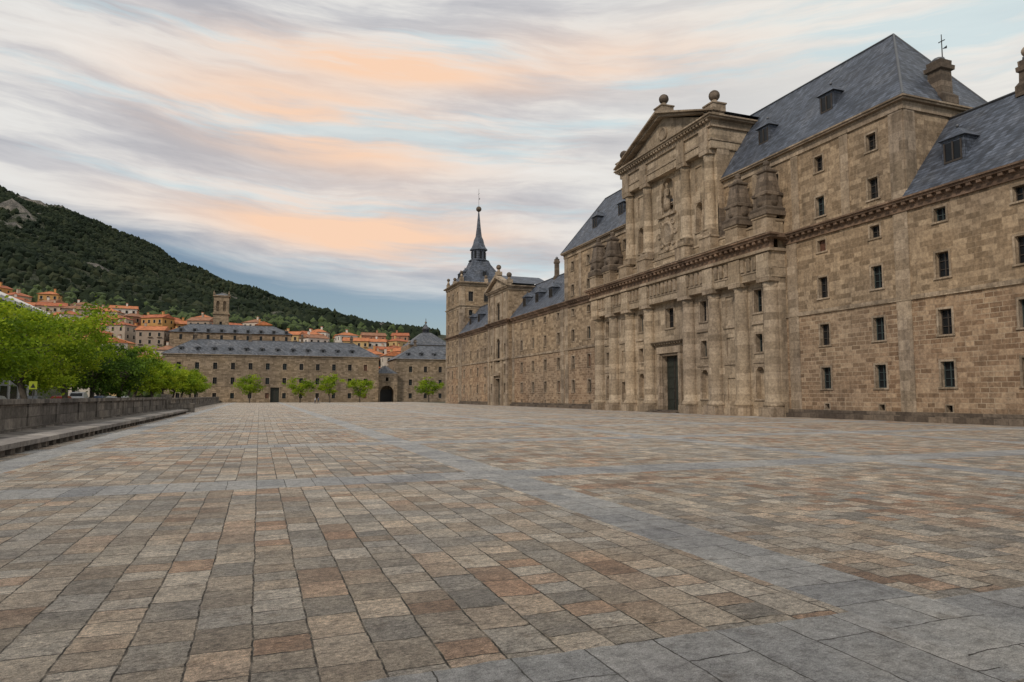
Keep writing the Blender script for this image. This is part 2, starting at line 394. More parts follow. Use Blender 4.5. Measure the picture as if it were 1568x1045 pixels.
for s in(-1,1):
    for o in(4.2,8.7):
        y=C+s*o
        up.box(45.95,BX,y-.9,y+.9,19.55,20.3,TR)
        up.lathe(46.68,y,[(.85,20.3),(.85,20.45),(.72,20.6),(.68,20.75),(.68,24),(.58,28.4),(.66,28.5),(.6,28.65),(.72,28.9)],18,PO)
        up.box(45.9,BX,y-.8,y+.8,28.9,29.4,TR)
up.box(46.1,54,C-9.95,C+9.95,29.4,30.4,PO); up.box(46.0,54.05,C-10.05,C+10.05,30.3,30.5,TR)
up.box(46.14,54,C-9.9,C+9.9,30.5,31.9,PO)
for s in(-1,1):
    for o in(4.2,8.7): up.box(45.87,46.15,C+s*o-.75,C+s*o+.75,29.41,31.95,TR)
cornice(up,(46.14,0,0),UY,NX,C-9.9,C+9.9,33.0,1.2,.85,m=TR,dent=.6)
cornice(up,(46.14,C-9.9,0),(1,0,0),(0,-1,0),.1,8,32.998,1.2,.85,m=TR,dent=None,wrap=False)
H=10.75; za=37.4
up.extr([(C-9.6,33.0),(C+9.6,33.0),(C,36.7)],46.5,47.3,PO)
for s in(-1,1):
    for (t0,t1,x0) in((0,.28,45.25),(.28,.7,45.75)):
        up.extr([(C+s*H,33.35-t0*.9),(C,za-t0),(C,za-t1),(C+s*H,33.35-t1*.5)],x0,47.3,TR)
    up.add([(47.2,C+s*H,33.36),(54.1,C+s*H,33.36),(54.1,C,za-.02),(47.2,C,za-.02)],[(0,1,2,3)],SL)
up.extr([(C-9.8,32.99),(C+9.8,32.99),(C,37.0)],53.8,54,PO)
def disc(mb,x,y,z,r,t,m,sy=1):
    n=20; vs=[];
    for k,(rr,xx) in enumerate(((r,x),(r,x-t*.5),(r*.8,x-t),(r*.75,x-t*.6),(.01,x-t*.9))):
        for i in range(n): a=2*math.pi*i/n; vs.append((xx,y+rr*sy*math.cos(a),z+rr*math.sin(a)))
    mb.add(vs,[(j*n+i,j*n+(i+1)%n,(j+1)*n+(i+1)%n,(j+1)*n+i) for j in range(4) for i in range(n)],m,True)
disc(up,46.5,C,34.6,.85,.3,TR)
disc(up,BX,C,22.0,1.6,.45,TR,.85)
for a in range(8): disc(up,BX,C+1.75*math.cos(a*math.pi/4),22.0+1.8*math.sin(a*math.pi/4),.38,.3,TR)
up.obox(Vector((BX,0,0)),Uy,Nx,C-2.3,C+2.3,19.8,24.1,-.02,.08,PO)
up.obox(Vector((BX,0,0)),Uy,Nx,C-1.9,C+1.9,24.15,24.4,-.02,.35,TR)
up.obox(Vector((BX,0,0)),Uy,Nx,C-.7,C+.7,24.4,24.9,-.5,.2,TR)
up.lathe(BX-.1,C,[(.62,24.9),(.55,25.6),(.45,26.6),(.5,27.2),(.48,27.5),(.16,27.7),(.14,27.8),(.22,27.95),(.24,28.15),(.12,28.35),(.02,28.4)],12,TR,sx=.7)
up.cone((BX-.15,C-.42,27.4),(BX-.4,C-.65,26.6),.16,.12,TR); up.cone((BX-.4,C-.65,26.6),(BX-.6,C-.4,26.9),.12,.09,TR)
up.cone((BX-.15,C+.42,27.4),(BX-.35,C+.7,26.7),.16,.12,TR); up.cone((BX-.35,C+.7,26.7),(BX-.4,C+.75,26.0),.12,.08,TR)
for y,zb in((C,37.1),(C-10.0,33.3),(C+10.0,33.3)):
    x=46.6
    up.box(x-.85,x+.85,y-.85,y+.85,zb,zb+.8,TR); up.box(x-.95,x+.95,y-.95,y+.95,zb+.8,zb+.95,TR)
    up.lathe(x,y,[(.6,zb+.95),(.35,zb+1.3),(.3,zb+1.5)],12,TR); up.ball(x,y,zb+2.0,.62,DK)
up.build('main_portal_upper',FM,mon)
# ------------------------------------------------ side portal
sp=MB(); Q=135.7; SX=47.0
ops=[(Q-1.4,Q+1.4,.05,5.6,'d'),(Q-1.1,Q+1.1,9.0,14.0,'a'),(Q-1.0,Q+1.0,17.9,21.6,'a')]
for s in(-1,1): ops+=[(Q+s*4.2-.5,Q+s*4.2+.5,a,b,'w') for a,b in((2.65,4.55),(6.55,8.45),(10.85,12.75))]
wall(sp,(SX,0,0),UY,NX,Q-6.4,Q+6.4,0,24.5,ops,lambda v:PO,surround=.2)
for y in(Q-6.4,Q+6.4): sp.quad((SX,y,0),(56,y,0),(56,y,24.5),(SX,y,24.5),UP)
PS=Vector((SX,0,0))
for s in(-1,1):
    for o in(2.5,5.8):
        for z0,z1 in((0,9.4),(9.8,16.5),(17.7,23.4)):
            sp.obox(PS,Uy,Nx,Q+s*o-.45,Q+s*o+.45,z0,z1,-.02,.25,TR)
sp.obox(PS,Uy,Nx,Q-6.5,Q+6.5,9.4,9.8,-.02,.35,TR)
sp.obox(PS,Uy,Nx,Q-2.0,Q+2.0,6.2,6.8,-.02,.6,TR)
cornice(sp,PS,UY,NX,Q-6.4,Q+6.4,17.6,1.0,.8); cornice(sp,PS,UY,NX,Q-6.4,Q+6.4,24.5,.9,.7,m=TR)
cornice(sp,(SX,Q-6.4,0),(1,0,0),(0,-1,0),.1,9,24.498,.9,.7,m=TR,dent=None,wrap=False)
sp.extr([(Q-6.2,24.5),(Q+6.2,24.5),(Q,26.8)],46.9,47.3,PO)
for s in(-1,1):
    sp.extr([(Q+s*7.1,24.9),(Q,27.6),(Q,27.0),(Q+s*7.1,24.5)],46.2,47.4,TR)
    sp.add([(47.3,Q+s*7.1,24.91),(56.4,Q+s*7.1,24.91),(56.4,Q,27.58),(47.3,Q,27.58)],[(0,1,2,3)],SL)
for y,zb in((Q,27.5),(Q-6.5,24.8),(Q+6.5,24.8)):
    sp.box(46.5,47.7,y-.6,y+.6,zb,zb+.8,TR); sp.lathe(47.1,y,[(.4,zb+.8),(.25,zb+1.3)],10,TR); sp.ball(47.1,y,zb+1.8,.55,DK)
sp.build('side_portal',FM,mon)
# ------------------------------------------------ corner tower
tw=MB(); tx0,tx1,ty0,ty1=47.6,61.6,167.0,180.8; TZ=31.1
tr=[(1,1.4,.5,'s'),(2.65,4.55,1.05,'w'),(6.55,8.45,1.05,'w'),(10.85,12.75,1.05,'w'),(15,16.1,1,'w'),(19,20.9,1.1,'w'),(22.6,24,1.0,'w'),(26.3,28.8,1.3,'w')]
wall(tw,(tx0,ty0,0),UY,NX,0,13.8,0,TZ,winops([2.6,6.9,11.2],tr),loup,surround=.2)
wall(tw,(tx0,ty0,0),(1,0,0),(0,-1,0),0,14,0,TZ,winops([2.8,7,11.2],tr[5:]),loup,surround=.2)
wall(tw,(tx0,ty1,0),(1,0,0),(0,1,0),0,14,0,TZ,[],loup); wall(tw,(tx1,ty0,0),UY,(1,0,0),0,13.8,0,TZ,[],loup)
for zt,pr,m in((17.6,.6,CO),(25.2,.35,TR),(31.1,.8,TR)):
    cornice(tw,(tx0,ty0,0),UY,NX,0,13.8,zt,.8,pr,m=m,dent=None); cornice(tw,(tx0,ty0,0),(1,0,0),(0,-1,0),.1,14+pr,zt-.002,.8,pr-.002,m=m,dent=None,wrap=False)
tw.obox(Vector((tx0,ty0,0)),Uy,Nx,0,13.8,9.5,9.85,-.02,.14,TR)
for u in(.6,13.2): tw.obox(Vector((tx0,ty0,0)),Uy,Nx,u-.6,u+.6,0,TZ-1,-.02,.1,TR)
for u in(.6,13.4): tw.obox(Vector((tx0,ty0,0)),Vector((1,0,0)),Vector((0,-1,0)),u-.6,u+.6,17,TZ-1,-.02,.1,TR)
tw.box(tx0-.3,tx1+.3,ty0-.3,ty1+.3,31.1,31.35,TR)
tcx,tcy=(tx0+tx1)/2,(ty0+ty1)/2; q2=math.sqrt(2)
tw.lathe(tcx,tcy,[(6.9*q2,31.35),(6.3*q2,32.0),(5.0*q2,33.6),(3.6*q2,35.4),(2.6*q2,37.0),(2.2*q2,38.1)],4,SL,math.pi/4,False)
tw.lathe(tcx,tcy,[(2.7,38.1),(2.75,38.4),(2.0,38.5),(1.9,41.0),(2.4,41.15),(2.4,41.4),(1.9,42.0),(1.5,43.0),(1.3,44.0),(.85,45.0),(.55,47.5),(.15,51.9)],8,SL,math.pi/8,False)
for i in range(8):
    a=math.pi/4*i; cx,cy=tcx+1.83*math.cos(a),tcy+1.83*math.sin(a); tw.cone((cx,cy,38.9),(cx,cy,40.7),.3,.3,GL,6)
tw.ball(tcx,tcy,52.6,.75,DK); cross(tw,tcx,tcy,53.2,58.2)
for a in(-1,0,1):
    for b in(-1,0,1):
        if (a,b)==(0,0): continue
        x,y=tcx+a*6.6,tcy+b*6.5
        tw.box(x-.45,x+.45,y-.45,y+.45,31.35,32.4,TR)
        if a and b: tw.lathe(x,y,[(.45,32.4),(.2,33.3)],8,TR)
        tw.ball(x,y,32.9 if not(a and b) else 33.7,.45,DK)
dormer(tw,tcx-5.0,tcy-2,33.9,1.2,1.5);dormer(tw,tcx-5.0,tcy+2,33.9,1.2,1.5)
tw.box(tcx-.8,tcx+.8,tcy-5.2,tcy-3.5,33.1,34.9,SL); tw.box(tcx-.5,tcx+.5,tcy-5.22,tcy-5.19,33.3,34.6,GL)
tw.build('corner_tower',FM,mon)
# ------------------------------------------------ office houses closing the square
M_ow=stone('office_granite',(.19,.155,.11),(.24,.198,.145),(.29,.24,.18),(.2,.17,.13),stain=.4)
OM=list(FM); OM[UP]=M_ow; OM[LO]=M_ow; OM[SL]=M_slate2
def office(name,x0,x1,y0,y1,h,zr,step,door=None):
    e=empty(name); mb=MB(); n=int((x1-x0-2)/step); cs=[(x1-x0)/2+(i-(n-1)/2)*step for i in range(n)]
    ops=[o for o in winops(cs,[(1.2,2.9,1.1,'w'),(5.6,7.6,1.15,'w'),(10.1,12.1,1.15,'w')])]
    if door is not None: ops=[o for o in ops if not (abs((o[0]+o[1])/2-door)<2.2 and o[2]<8)]+[(door-1.3,door+1.3,0.02,4.6,'d')]
    wall(mb,(x0,y0,0),(1,0,0),(0,-1,0),0,x1-x0,0,h,ops,lambda v:UP,surround=.2)
    m=int((y1-y0-2)/step); cy=[(y1-y0)/2+(i-(m-1)/2)*step for i in range(m)]
    wall(mb,(x0,y0,0),UY,NX,0,y1-y0,0,h,winops(cy,[(1.2,2.9,1.05,'w'),(5.6,7.4,1.05,'w'),(10.1,11.9,1.05,'w')]),lambda v:UP)
    wall(mb,(x1,y0,0),UY,(1,0,0),0,y1-y0,0,h,winops(cy,[(5.6,7.4,1.05,'w'),(10.1,11.9,1.05,'w')]),lambda v:UP)
    mb.quad((x0,y1,0),(x1,y1,0),(x1,y1,h),(x0,y1,h),UP)
    cornice(mb,(x0,y0,0),(1,0,0),(0,-1,0),0,x1-x0,h,.8,.6,m=TR,dent=None)
    mb.obox(Vector((x0,y0,0)),Vector((1,0,0)),Vector((0,-1,0)),0,x1-x0,4.9,5.1,-.02,.1,TR)
    hip(mb,x0-.5,x1+.5,y0-.5,y1+.5,h+.003,zr,SL)
    mb.build('walls_and_roof',OM,e); d=MB()
    for i in range(int((x1-x0-6)/4.6)):
        x=x0+4.5+i*4.6
        z=h+1.5; y=y0+(z-h)*((y1-y0)/2)/(zr-h)-.6
        d.box(x-.55,x+.55,y,y+2,z-.75,z+.7,SL); d.box(x-.33,x+.33,y-.02,y+.01,z-.45,z+.45,GL)
        d.add([(x-.8,y-.2,z+.7),(x+.8,y-.2,z+.7),(x+.8,y+2.2,z+.7),(x-.8,y+2.2,z+.7),(x,y+.2,z+1.35),(x,y+2.2,z+1.35)],[(0,1,4),(1,2,5,4),(3,0,4,5)],SL)
    for i in range(4):
        x=x0+8+i*(x1-x0-16)/3; chimney(d,x,(y0+y1)/2,zr-1,zr+2.0,.55)
    d.build('dormers_and_chimneys',OM,e)
office('office_building',-27,36.5,225,240,14.6,19.6,5.0,door=31.5)
office('office_building',43.5,100,231,247,14.6,19.8,5.2)
e=empty('archway_link'); mb=MB()
wall(mb,(36.52,229,0),(1,0,0),(0,-1,0),0,6.96,0,9.5,[(1.2,5.8,.02,5.4,'n'),(3.0,4.0,6.9,8.2,'w')],lambda v:UP,depth=4,surround=.3)
hip(mb,36.52,43.48,229,239,9.5,12.2,SL); cornice(mb,(36.52,229,0),(1,0,0),(0,-1,0),0,6.96,9.5,.6,.3,m=TR,dent=None,wrap=False)
mb.box(37.8,42.3,232.6,232.9,0,4.2,IR)
mb.build('arch',OM,e)
# ------------------------------------------------ ground and paving
def plane(name,x0,x1,y0,y1,z,mt):
    me=bpy.data.meshes.new(name); me.from_pydata([(x0,y0,z),(x1,y0,z),(x1,y1,z),(x0,y1,z)],[],[(0,1,2,3)]); me.materials.append(mt)
    o=bpy.data.objects.new(name,me); S.collection.objects.link(o); return o
mt,g,b,pos=newmat('earth_grass'); n=g.noise(pos,.08,6)
g.put(b.inputs['Base Color'],g.ramp(n,[(.3,(.05,.065,.03)),(.6,(.1,.09,.06))])); b.inputs['Roughness'].default_value=.95
plane('ground',-4000,4000,-3000,6000,-.02,mt)
mt,g,b,pos=newmat('granite_paving')
x,y,z=g.sep(pos)
def wnoise(scale,det):
    wn=g.new('ShaderNodeTexNoise'); g.put(wn.inputs['Vector'],pos); wn.inputs['Scale'].default_value=scale; wn.inputs['Detail'].default_value=det
    return g.sep(wn.outputs['Color'])
w1=wnoise(.9,1); w2=wnoise(7,3)
def warp(c,i,a,b_): return g.m('ADD',c,g.m('ADD',g.m('MULTIPLY',g.m('SUBTRACT',w1[i],.5),a),g.m('MULTIPLY',g.m('SUBTRACT',w2[i],.5),b_)))
X2=warp(x,0,.05,.04); Y2=warp(y,1,.12,.06)
ci=g.m('FLOOR',g.m('DIVIDE',g.m('SUBTRACT',X2,5.75),12.5)); cj=g.m('FLOOR',g.m('DIVIDE',g.m('SUBTRACT',Y2,4.1),12.5))
wn=g.new('ShaderNodeTexWhiteNoise',noise_dimensions='2D'); g.put(wn.inputs['Vector'],g.comb(ci,cj)); pid=wn.outputs['Value']
c1a,f1a=g.brick(g.comb(Y2,X2),.60,.46,.012,offset=.41,squash=.62,sf=3,smooth=.6)
c1b,f1b=g.brick(g.comb(g.m('ADD',Y2,.2),X2),.45,.41,.012,offset=.37,squash=.65,sf=4,smooth=.6)
sw=g.m('GREATER_THAN',pid,.55)
c1=g.fmix(sw,c1a,c1b); f1=g.fmix(sw,f1a,f1b)
c2,f2=g.brick(g.comb(g.m('ADD',Y2,.85),X2),1.8,.62,.009,offset=.5,smooth=.5)
c3,f3=g.brick(g.comb(X2,Y2),1.45,.65,.009,offset=.5,smooth=.5)
def band(c,off,hw):
    t=g.m('SUBTRACT',g.m('FLOORED_MODULO',g.m('ADD',c,6.25-off),12.5),6.25)
    return g.m('LESS_THAN',g.m('ABSOLUTE',t),hw)
bx=band(X2,5.75,.55); by=band(Y2,4.25,.80)
hue=g.noise(pos,.16,4,.6)
sel=g.m('ADD',g.m('MULTIPLY',c1,.85),g.m('ADD',g.m('MULTIPLY',g.m('SUBTRACT',hue,.5),1.2),g.m('MULTIPLY',pid,.10)),clamp=True)
pav=g.ramp(sel,[(0,(.36,.335,.30)),(.14,(.43,.38,.315)),(.28,(.33,.305,.27)),(.42,(.47,.41,.335)),(.56,(.40,.335,.265)),(.70,(.45,.365,.28)),(.84,(.38,.275,.20)),(1,(.41,.26,.175))])
tb=g.m('FRACT',g.m('MULTIPLY',c1,9.7)); pav=g.mix(1,pav,g.ramp(tb,[(0,.70),(.5,.98),(1,1.28)]),'MULTIPLY')
slab=g.ramp(c2,[(0,(.32,.325,.33)),(.5,(.39,.39,.385)),(1,(.46,.45,.435))])
slab3=g.ramp(c3,[(0,(.32,.325,.33)),(.5,(.39,.39,.385)),(1,(.46,.455,.44))])
any_=g.m('MAXIMUM',bx,by)
col=g.mix(by,pav,slab); col=g.mix(bx,col,slab3)
fm=g.fmix(bx,g.fmix(by,f1,f2),f3)
fine=g.noise(pos,22,8,.85); mid=g.noise(pos,5.5,7,.8); spk=g.noise(pos,95,3,.8)
rotv=g.comb(g.m('ADD',g.m('MULTIPLY',x,11),g.m('MULTIPLY',y,4)),g.m('SUBTRACT',g.m('MULTIPLY',y,34),g.m('MULTIPLY',x,9)),g.m('MULTIPLY',c1,7.0))
streak=g.noise(rotv,1,6,.8)
lo=g.m('MINIMUM',fine,streak)
col=g.mix(1,col,g.ramp(mid,[(.36,.62),(.5,1),(.64,1.30)]),'MULTIPLY')
pit=g.ramp(lo,[(.30,.12),(.385,.60),(.44,1.0),(.50,1.25),(.56,1.6)])
col=g.mix(g.m('SUBTRACT',1,g.m('MULTIPLY',any_,.55)),col,g.mix(1,col,pit,'MULTIPLY'))
col=g.mix(1,col,g.ramp(spk,[(.38,.62),(.5,1.0),(.62,1.4)]),'MULTIPLY')
dirt=g.noise(pos,.4,6,.65)
col=g.mix(1,col,g.ramp(dirt,[(.32,(.74,.74,.76)),(.52,(1,1,1)),(.7,(1.18,1.14,1.08))]),'MULTIPLY')
st=g.noise(pos,2.3,6,.75); col=g.mix(g.ramp(st,[(.56,0),(.66,.6)]),col,g.mix(1,col,(.48,.43,.38),'MULTIPLY'))
jd=g.noise(pos,3.5,4,.7)
col=g.mix(g.m('MULTIPLY',fm,g.ramp(jd,[(.36,.45),(.56,1.0)])),col,(.030,.025,.018))
g.put(b.inputs['Base Color'],col)
g.put(b.inputs['Roughness'],g.ramp(mid,[(.3,.55),(.7,.85)])); b.inputs['Specular IOR Level'].default_value=.4
hh=g.m('ADD',g.m('MULTIPLY',lo,2.2),g.m('MULTIPLY',mid,.9)); hh=g.m('SUBTRACT',hh,g.m('MULTIPLY',fm,1.3))
hh=g.m('ADD',hh,g.m('MULTIPLY',c1,.3))
g.put(b.inputs['Normal'],g.bump(hh,1.0,.04))
plane('plaza_paving',-10.5,47.9,-40,224.9,0,mt)
M_asph=simple('asphalt',(.06,.06,.062),.85,.2,.6)
plane('far_pavement',-10.4,110,224.5,232,-.008,M_asph)
mb=MB(); mb.box(-95,-10.9,-40,235,-1,.55,0); mb.build('street',[M_asph])
mb=MB(); mb.box(-18.5,-10.85,-40,234,.4,.67,0); mb.build('pavement',[M_wall])
# ------------------------------------------------ parapet wall and bench
def parapet(y0,y1,h=1.85,x=-10.35,seed=0):
    mb=MB(); mb.box(x-.45,x,y0,y1,0,h-.22,0)
    n=int((y1-y0)/2.4); r=random.Random(seed)
    for i in range(n):
        a=y0+(y1-y0)*i/n; bb=y0+(y1-y0)*(i+1)/n; j=r.uniform(-.012,.012)
        mb.box(x-.56,x+.12,a+.012,bb-.012,h-.22,h+j,0)
        if i%2==0: mb.box(x-.02,x+.07,a,a+.7,.3,h-.22,0)
    mb.box(x-.02,x+.09,y0,y1,0,.55,0)
    return mb.build('parapet_wall',[M_wall])
parapet(-20,90); parapet(95,205,1.75,seed=3)
mb=MB(); mb.box(-10.8,-7.4,92.2,92.8,0,1.1,0); mb.box(-10.9,-10.2,90.2,91.2,0,2.2,0); mb.box(-10.9,-10.2,93.6,94.7,0,2.2,0); mb.build('gate_wall',[M_wall])
mb=MB(); r=random.Random(5)
y=-15.0
while y<88:
    L=r.uniform(1.7,2.4); mb.box(-8.9,-7.7,y+.01,y+L-.01,.24,.42+r.uniform(-.006,.006),0); y+=L
y=-15.0
while y<88: mb.box(-8.75,-7.85,y,y+.42,0,.24,1); y+=1.02
mb.box(-10.28,-8.72,-15,88,0,.40,1)
mb.build('stone_bench',[M_bench,M_wall])
# ------------------------------------------------ terrain
rx=[-2500,-900,-560,-432,-333,-228,-118,0,122,254,400,700,2500]; rh=[150,338,370,360,338,288,230,185,148,123,90,55,30]
def fbm(x,y,s,o=5):
    v=0;a=1
    for i in range(o): v+=a*mnoise.noise(Vector((x*s,y*s,3.1*i))); a*=.5; s*=2.1
    return v
def ht(x,y):
    r=float(np.interp(x,rx,rh))
    if y<250: return -1.0-(250-y)*.05
    if y<1400: s=((y-250)/1150)**.8
    else: s=1-min(1,(y-1400)/1200)*.7
    k=min(1,(y-250)/300)
    return r*s-.6+k*(fbm(x,y,.006)*10+ridge_n(x,y)*16*min(1,(y-250)/900))
def ridge_n(x,y): return abs(mnoise.noise(Vector((x*.008,y*.008,7))))*1.6-.4
OUT=[(-205,860,50,45),(-250,1080,48,45),(-375,1260,60,70),(-330,1350,80,40),(-300,960,34,28),(-150,900,25,30)]
def rockf(x,y):
    v=mnoise.noise(Vector((x*.013+5,y*.006,1)))+.6*mnoise.noise(Vector((x*.045,y*.03,2)))-.33
    for a,b_,sx,sy in OUT: v+=.72*math.exp(-((x-a)/sx)**2-((y-b_)/sy)**2)
    return v
xs=np.concatenate([np.arange(-2500,-800,50),np.arange(-800,500,11),np.arange(500,2501,50)]); ys=np.concatenate([np.arange(240,1500,11),np.arange(1500,2800,50)])
V=[];rk=[]
for yy in ys:
    for xx in xs:
        q=rockf(xx,yy); rk.append(q); V.append((xx,yy,ht(xx,yy)+(max(0,q-.3)*26*(1+mnoise.noise(Vector((xx*.05,yy*.05,9)))) if yy>600 else 0)))
nx=len(xs);F=[(j*nx+i,j*nx+i+1,(j+1)*nx+i+1,(j+1)*nx+i) for j in range(len(ys)-1) for i in range(nx-1)]
me=bpy.data.meshes.new('hillside'); me.from_pydata(V,[],F)
at=me.attributes.new('rock','FLOAT','POINT'); at.data.foreach_set('value',rk)
me.polygons.foreach_set('use_smooth',[True]*len(F))
mt,g,b,pos=newmat('hillside_scrub')
a=g.new('ShaderNodeAttribute',attribute_name='rock')
n=g.noise(pos,.05,8,.7); n2=g.noise(pos,.12,8,.75)
green=g.ramp(n,[(.3,(.018,.026,.012)),(.5,(.035,.045,.02)),(.7,(.08,.08,.045))])
rock=g.ramp(n2,[(.38,(.045,.045,.04)),(.5,(.14,.13,.115)),(.62,(.27,.24,.205))])
f=g.m('ADD',a.outputs['Fac'],g.m('MULTIPLY',g.m('SUBTRACT',n2,.5),.9))
col=g.mix(g.ramp(f,[(.30,0),(.40,1)]),green,rock)
g.put(b.inputs['Base Color'],col); b.inputs['Roughness'].default_value=.95
g.put(b.inputs['Normal'],g.bump(g.m('ADD',n,n2),1,6))
me.materials.append(mt); o=bpy.data.objects.new('hillside',me); S.collection.objects.link(o)
import bmesh
bm=bmesh.new(); bmesh.ops.create_icosphere(bm,subdivisions=1,radius=1); bm.verts.ensure_lookup_table()
IV=np.array([v.co[:] for v in bm.verts]); IF=np.array([[v.index for v in f.verts] for f in bm.faces]); bm.free()
def forest(name,pts,mats,rr,seed):
    R=np.random.RandomState(seed); n=len(pts); k=len(IV)
    r=R.uniform(rr[0],rr[1],n)
    V=IV[None]*(1+R.uniform(-.35,.35,(n,k,1)))*r[:,None,None]; V[:,:,2]*=1.25
    V+=np.array(pts)[:,None,:]; F=(IF[None]+np.arange(n)[:,None,None]*k).reshape(-1,3)
    me=bpy.data.meshes.new(name); me.from_pydata(V.reshape(-1,3).tolist(),[],F.tolist())
    at=me.attributes.new('tint','FLOAT','POINT'); at.data.foreach_set('value',np.repeat(R.uniform(0,1,n),k))
    me.materials.append(mats); o=bpy.data.objects.new(name,me); S.collection.objects.link(o)
mt,g,b,pos=newmat('pine_foliage'); a=g.new('ShaderNodeAttribute',attribute_name='tint')
n=g.noise(pos,.6,4,.7); pt_=g.noise(pos,.012,4,.6)
f=g.m('ADD',g.m('ADD',g.m('MULTIPLY',a.outputs['Fac'],.4),g.m('MULTIPLY',n,.4)),g.m('MULTIPLY',g.m('SUBTRACT',pt_,.5),.9))
g.put(b.inputs['Base Color'],g.ramp(f,[(.2,(.010,.017,.010)),(.5,(.022,.031,.016)),(.85,(.052,.057,.030))])); b.inputs['Roughness'].default_value=.95
b.inputs['Specular IOR Level'].default_value=.15
M_pine=mt
pts=[]
while len(pts)<20000:
    yy=330+1090*math.sqrt(random.random()); az=rad(random.uniform(-21,14)); xx=yy*math.tan(az)
    if yy<388+max(0,-xx)*.46: continue
    if rockf(xx,yy)>.27 and random.random()<.88: continue
    pts.append((xx,yy,ht(xx,yy)+1.2))
forest('forest',pts,M_pine,(1.6,4.0),2)
# ------------------------------------------------ town
M_tile=simple('clay_tiles',(.34,.105,.045),.85,.4,.8,bump=.4); M_tile2=simple('old_clay_tiles',(.26,.125,.07),.85,.35,.8); M_tile3=simple('bright_clay_tiles',(.42,.15,.06),.85,.3,.8)
wallm=[simple('stucco_%d'%i,c,.85,.12,.5) for i,c in enumerate([(.44,.37,.28),(.50,.45,.38),(.46,.25,.08),(.30,.24,.19),(.56,.53,.48),(.33,.16,.10),(.46,.33,.15),(.36,.30,.24)])]
hr=random.Random(11); placed=[]
def house(x,y,w,d,h,yaw,wm,rm):
    mb=MB(); z0=ht(x,y)
    mb.box(-w/2,w/2,-d/2,d/2,-6,h,0)
    e=.5; rz=h+min(w,d)*.24
    hip(mb,-w/2-e,w/2+e,-d/2-e,d/2+e,h,rz,1,hr.choice([None,0.3]))
    for i in range(len(mb.m)):
        if mb.m[i]==LE: mb.m[i]=1
    fl=max(1,int(h/3)); nw=max(2,int(w/2.8))
    for k in range(fl):
        for i in range(nw):
            xc=-w/2+w*(i+.5)/nw; zc=h-1.7-k*3
            mb.box(xc-.5,xc+.5,-d/2-.03,-d/2,zc-.75,zc+.75,2); mb.box(xc-.65,xc-.5,-d/2-.08,-d/2+.01,zc-.85,zc+.85,3); mb.box(xc+.5,xc+.65,-d/2-.08,-d/2+.01,zc-.85,zc+.85,3)
            if hr.random()<.3: mb.box(xc-.9,xc+.9,-d/2-.8,-d/2,zc-1.0,zc-.88,3)
        nd=max(2,int(d/3))
        for i in range(nd):
            yc=-d/2+d*(i+.5)/nd
            for sx in(-1,1): mb.box(min(sx*w/2,sx*(w/2+.03)),max(sx*w/2,sx*(w/2+.03)),yc-.45,yc+.45,h-2.4-k*3,h-1.0-k*3,2)
    cx=hr.uniform(-w*.3,w*.3); mb.box(cx-.4,cx+.4,-.4,.4,h,rz+1.2,0); mb.box(cx-.5,cx+.5,-.5,.5,rz+1.2,rz+1.4,1)
    o=mb.build('town_house',[wm,rm,M_glass,wallm[0]]); o.location=(x,y,z0); o.rotation_euler=(0,0,yaw)
tries=0
while len(placed)<215 and tries<12000:
    tries+=1
    y=hr.uniform(256,450); az=rad(hr.uniform(-19.5,11)); x=y*math.tan(az)
    if y>352+max(0,-x)*.50+ (0 if x<-30 else 14): continue
    if any((x-a)**2+(y-b)**2<10.8**2 for a,b in placed): continue
    placed.append((x,y))
    house(x,y,hr.uniform(7,12.5),hr.uniform(6.5,9),hr.choice([5,6,7,8,9.5]),hr.uniform(-.7,.7),hr.choice(wallm),hr.choice([M_tile,M_tile,M_tile2,M_tile3,M_tile3,M_tile2]))
pts=[]
for i in range(800):
    y=hr.uniform(250,500); az=rad(hr.uniform(-20,11)); x=y*math.tan(az)
    if any((x-a)**2+(y-b)**2<6.8**2 for a,b in placed): continue
    pts.append((x,y,ht(x,y)+2.2))
mt,g,b,pos=newmat('garden_foliage'); n=g.noise(pos,1.2,4,.7)
g.put(b.inputs['Base Color'],g.ramp(n,[(.3,(.02,.035,.012)),(.7,(.075,.11,.025))])); b.inputs['Roughness'].default_value=.9
forest('garden_trees',pts,mt,(1.8,3.1),4)
# church tower
mb=MB(); cx,cy=-16.5,322; zb=ht(cx,cy)
wall(mb,(cx-3,cy-3,0),(1,0,0),(0,-1,0),0,6,zb-5,45,[(1,2.3,38.5,43,'n'),(3.7,5,38.5,43,'n'),(2.5,3.5,32,34,'w')],lambda v:TR,depth=.8)
wall(mb,(cx+3,cy-3,0),UY,(1,0,0),0,6,zb-5,45,[(1,2.3,38.5,43,'n'),(3.7,5,38.5,43,'n')],lambda v:TR,depth=.8)
wall(mb,(cx-3,cy-3,0),UY,NX,0,6,zb-5,45,[(1,2.3,38.5,43,'n'),(3.7,5,38.5,43,'n')],lambda v:TR,depth=.8)
mb.box(cx-3,cx+3,cy+2.9,cy+3,zb-5,45,TR)
for z in(37.2,45): mb.box(cx-3.4,cx+3.4,cy-3.4,cy+3.4,z,z+.5,TR)
hip(mb,cx-3,cx+3,cy-3,cy+3,45.5,46.8,LE)
for a in(-1,1):
    for b_ in(-1,1): mb.lathe(cx+a*3,cy+b_*3,[(.35,45.5),(.3,46.5),(.05,47.6)],6,TR)
FM2=list(FM); FM2[TR]=M_ow
mb.build('church_tower',FM2)
mb=MB(); mb.box(-34,12,300,314,5,27.5,UP); hip(mb,-34.6,12.6,299.4,314.6,27.5,31.5,SL)
for i in range(9): x=-30+i*5; mb.box(x-.8,x+.8,299.9,302,27.6,29.2,LE); mb.box(x-.5,x+.5,299.95,300,24.6,26.6,GL); mb.box(x-.5,x+.5,299.86,299.89,27.8,28.9,GL)
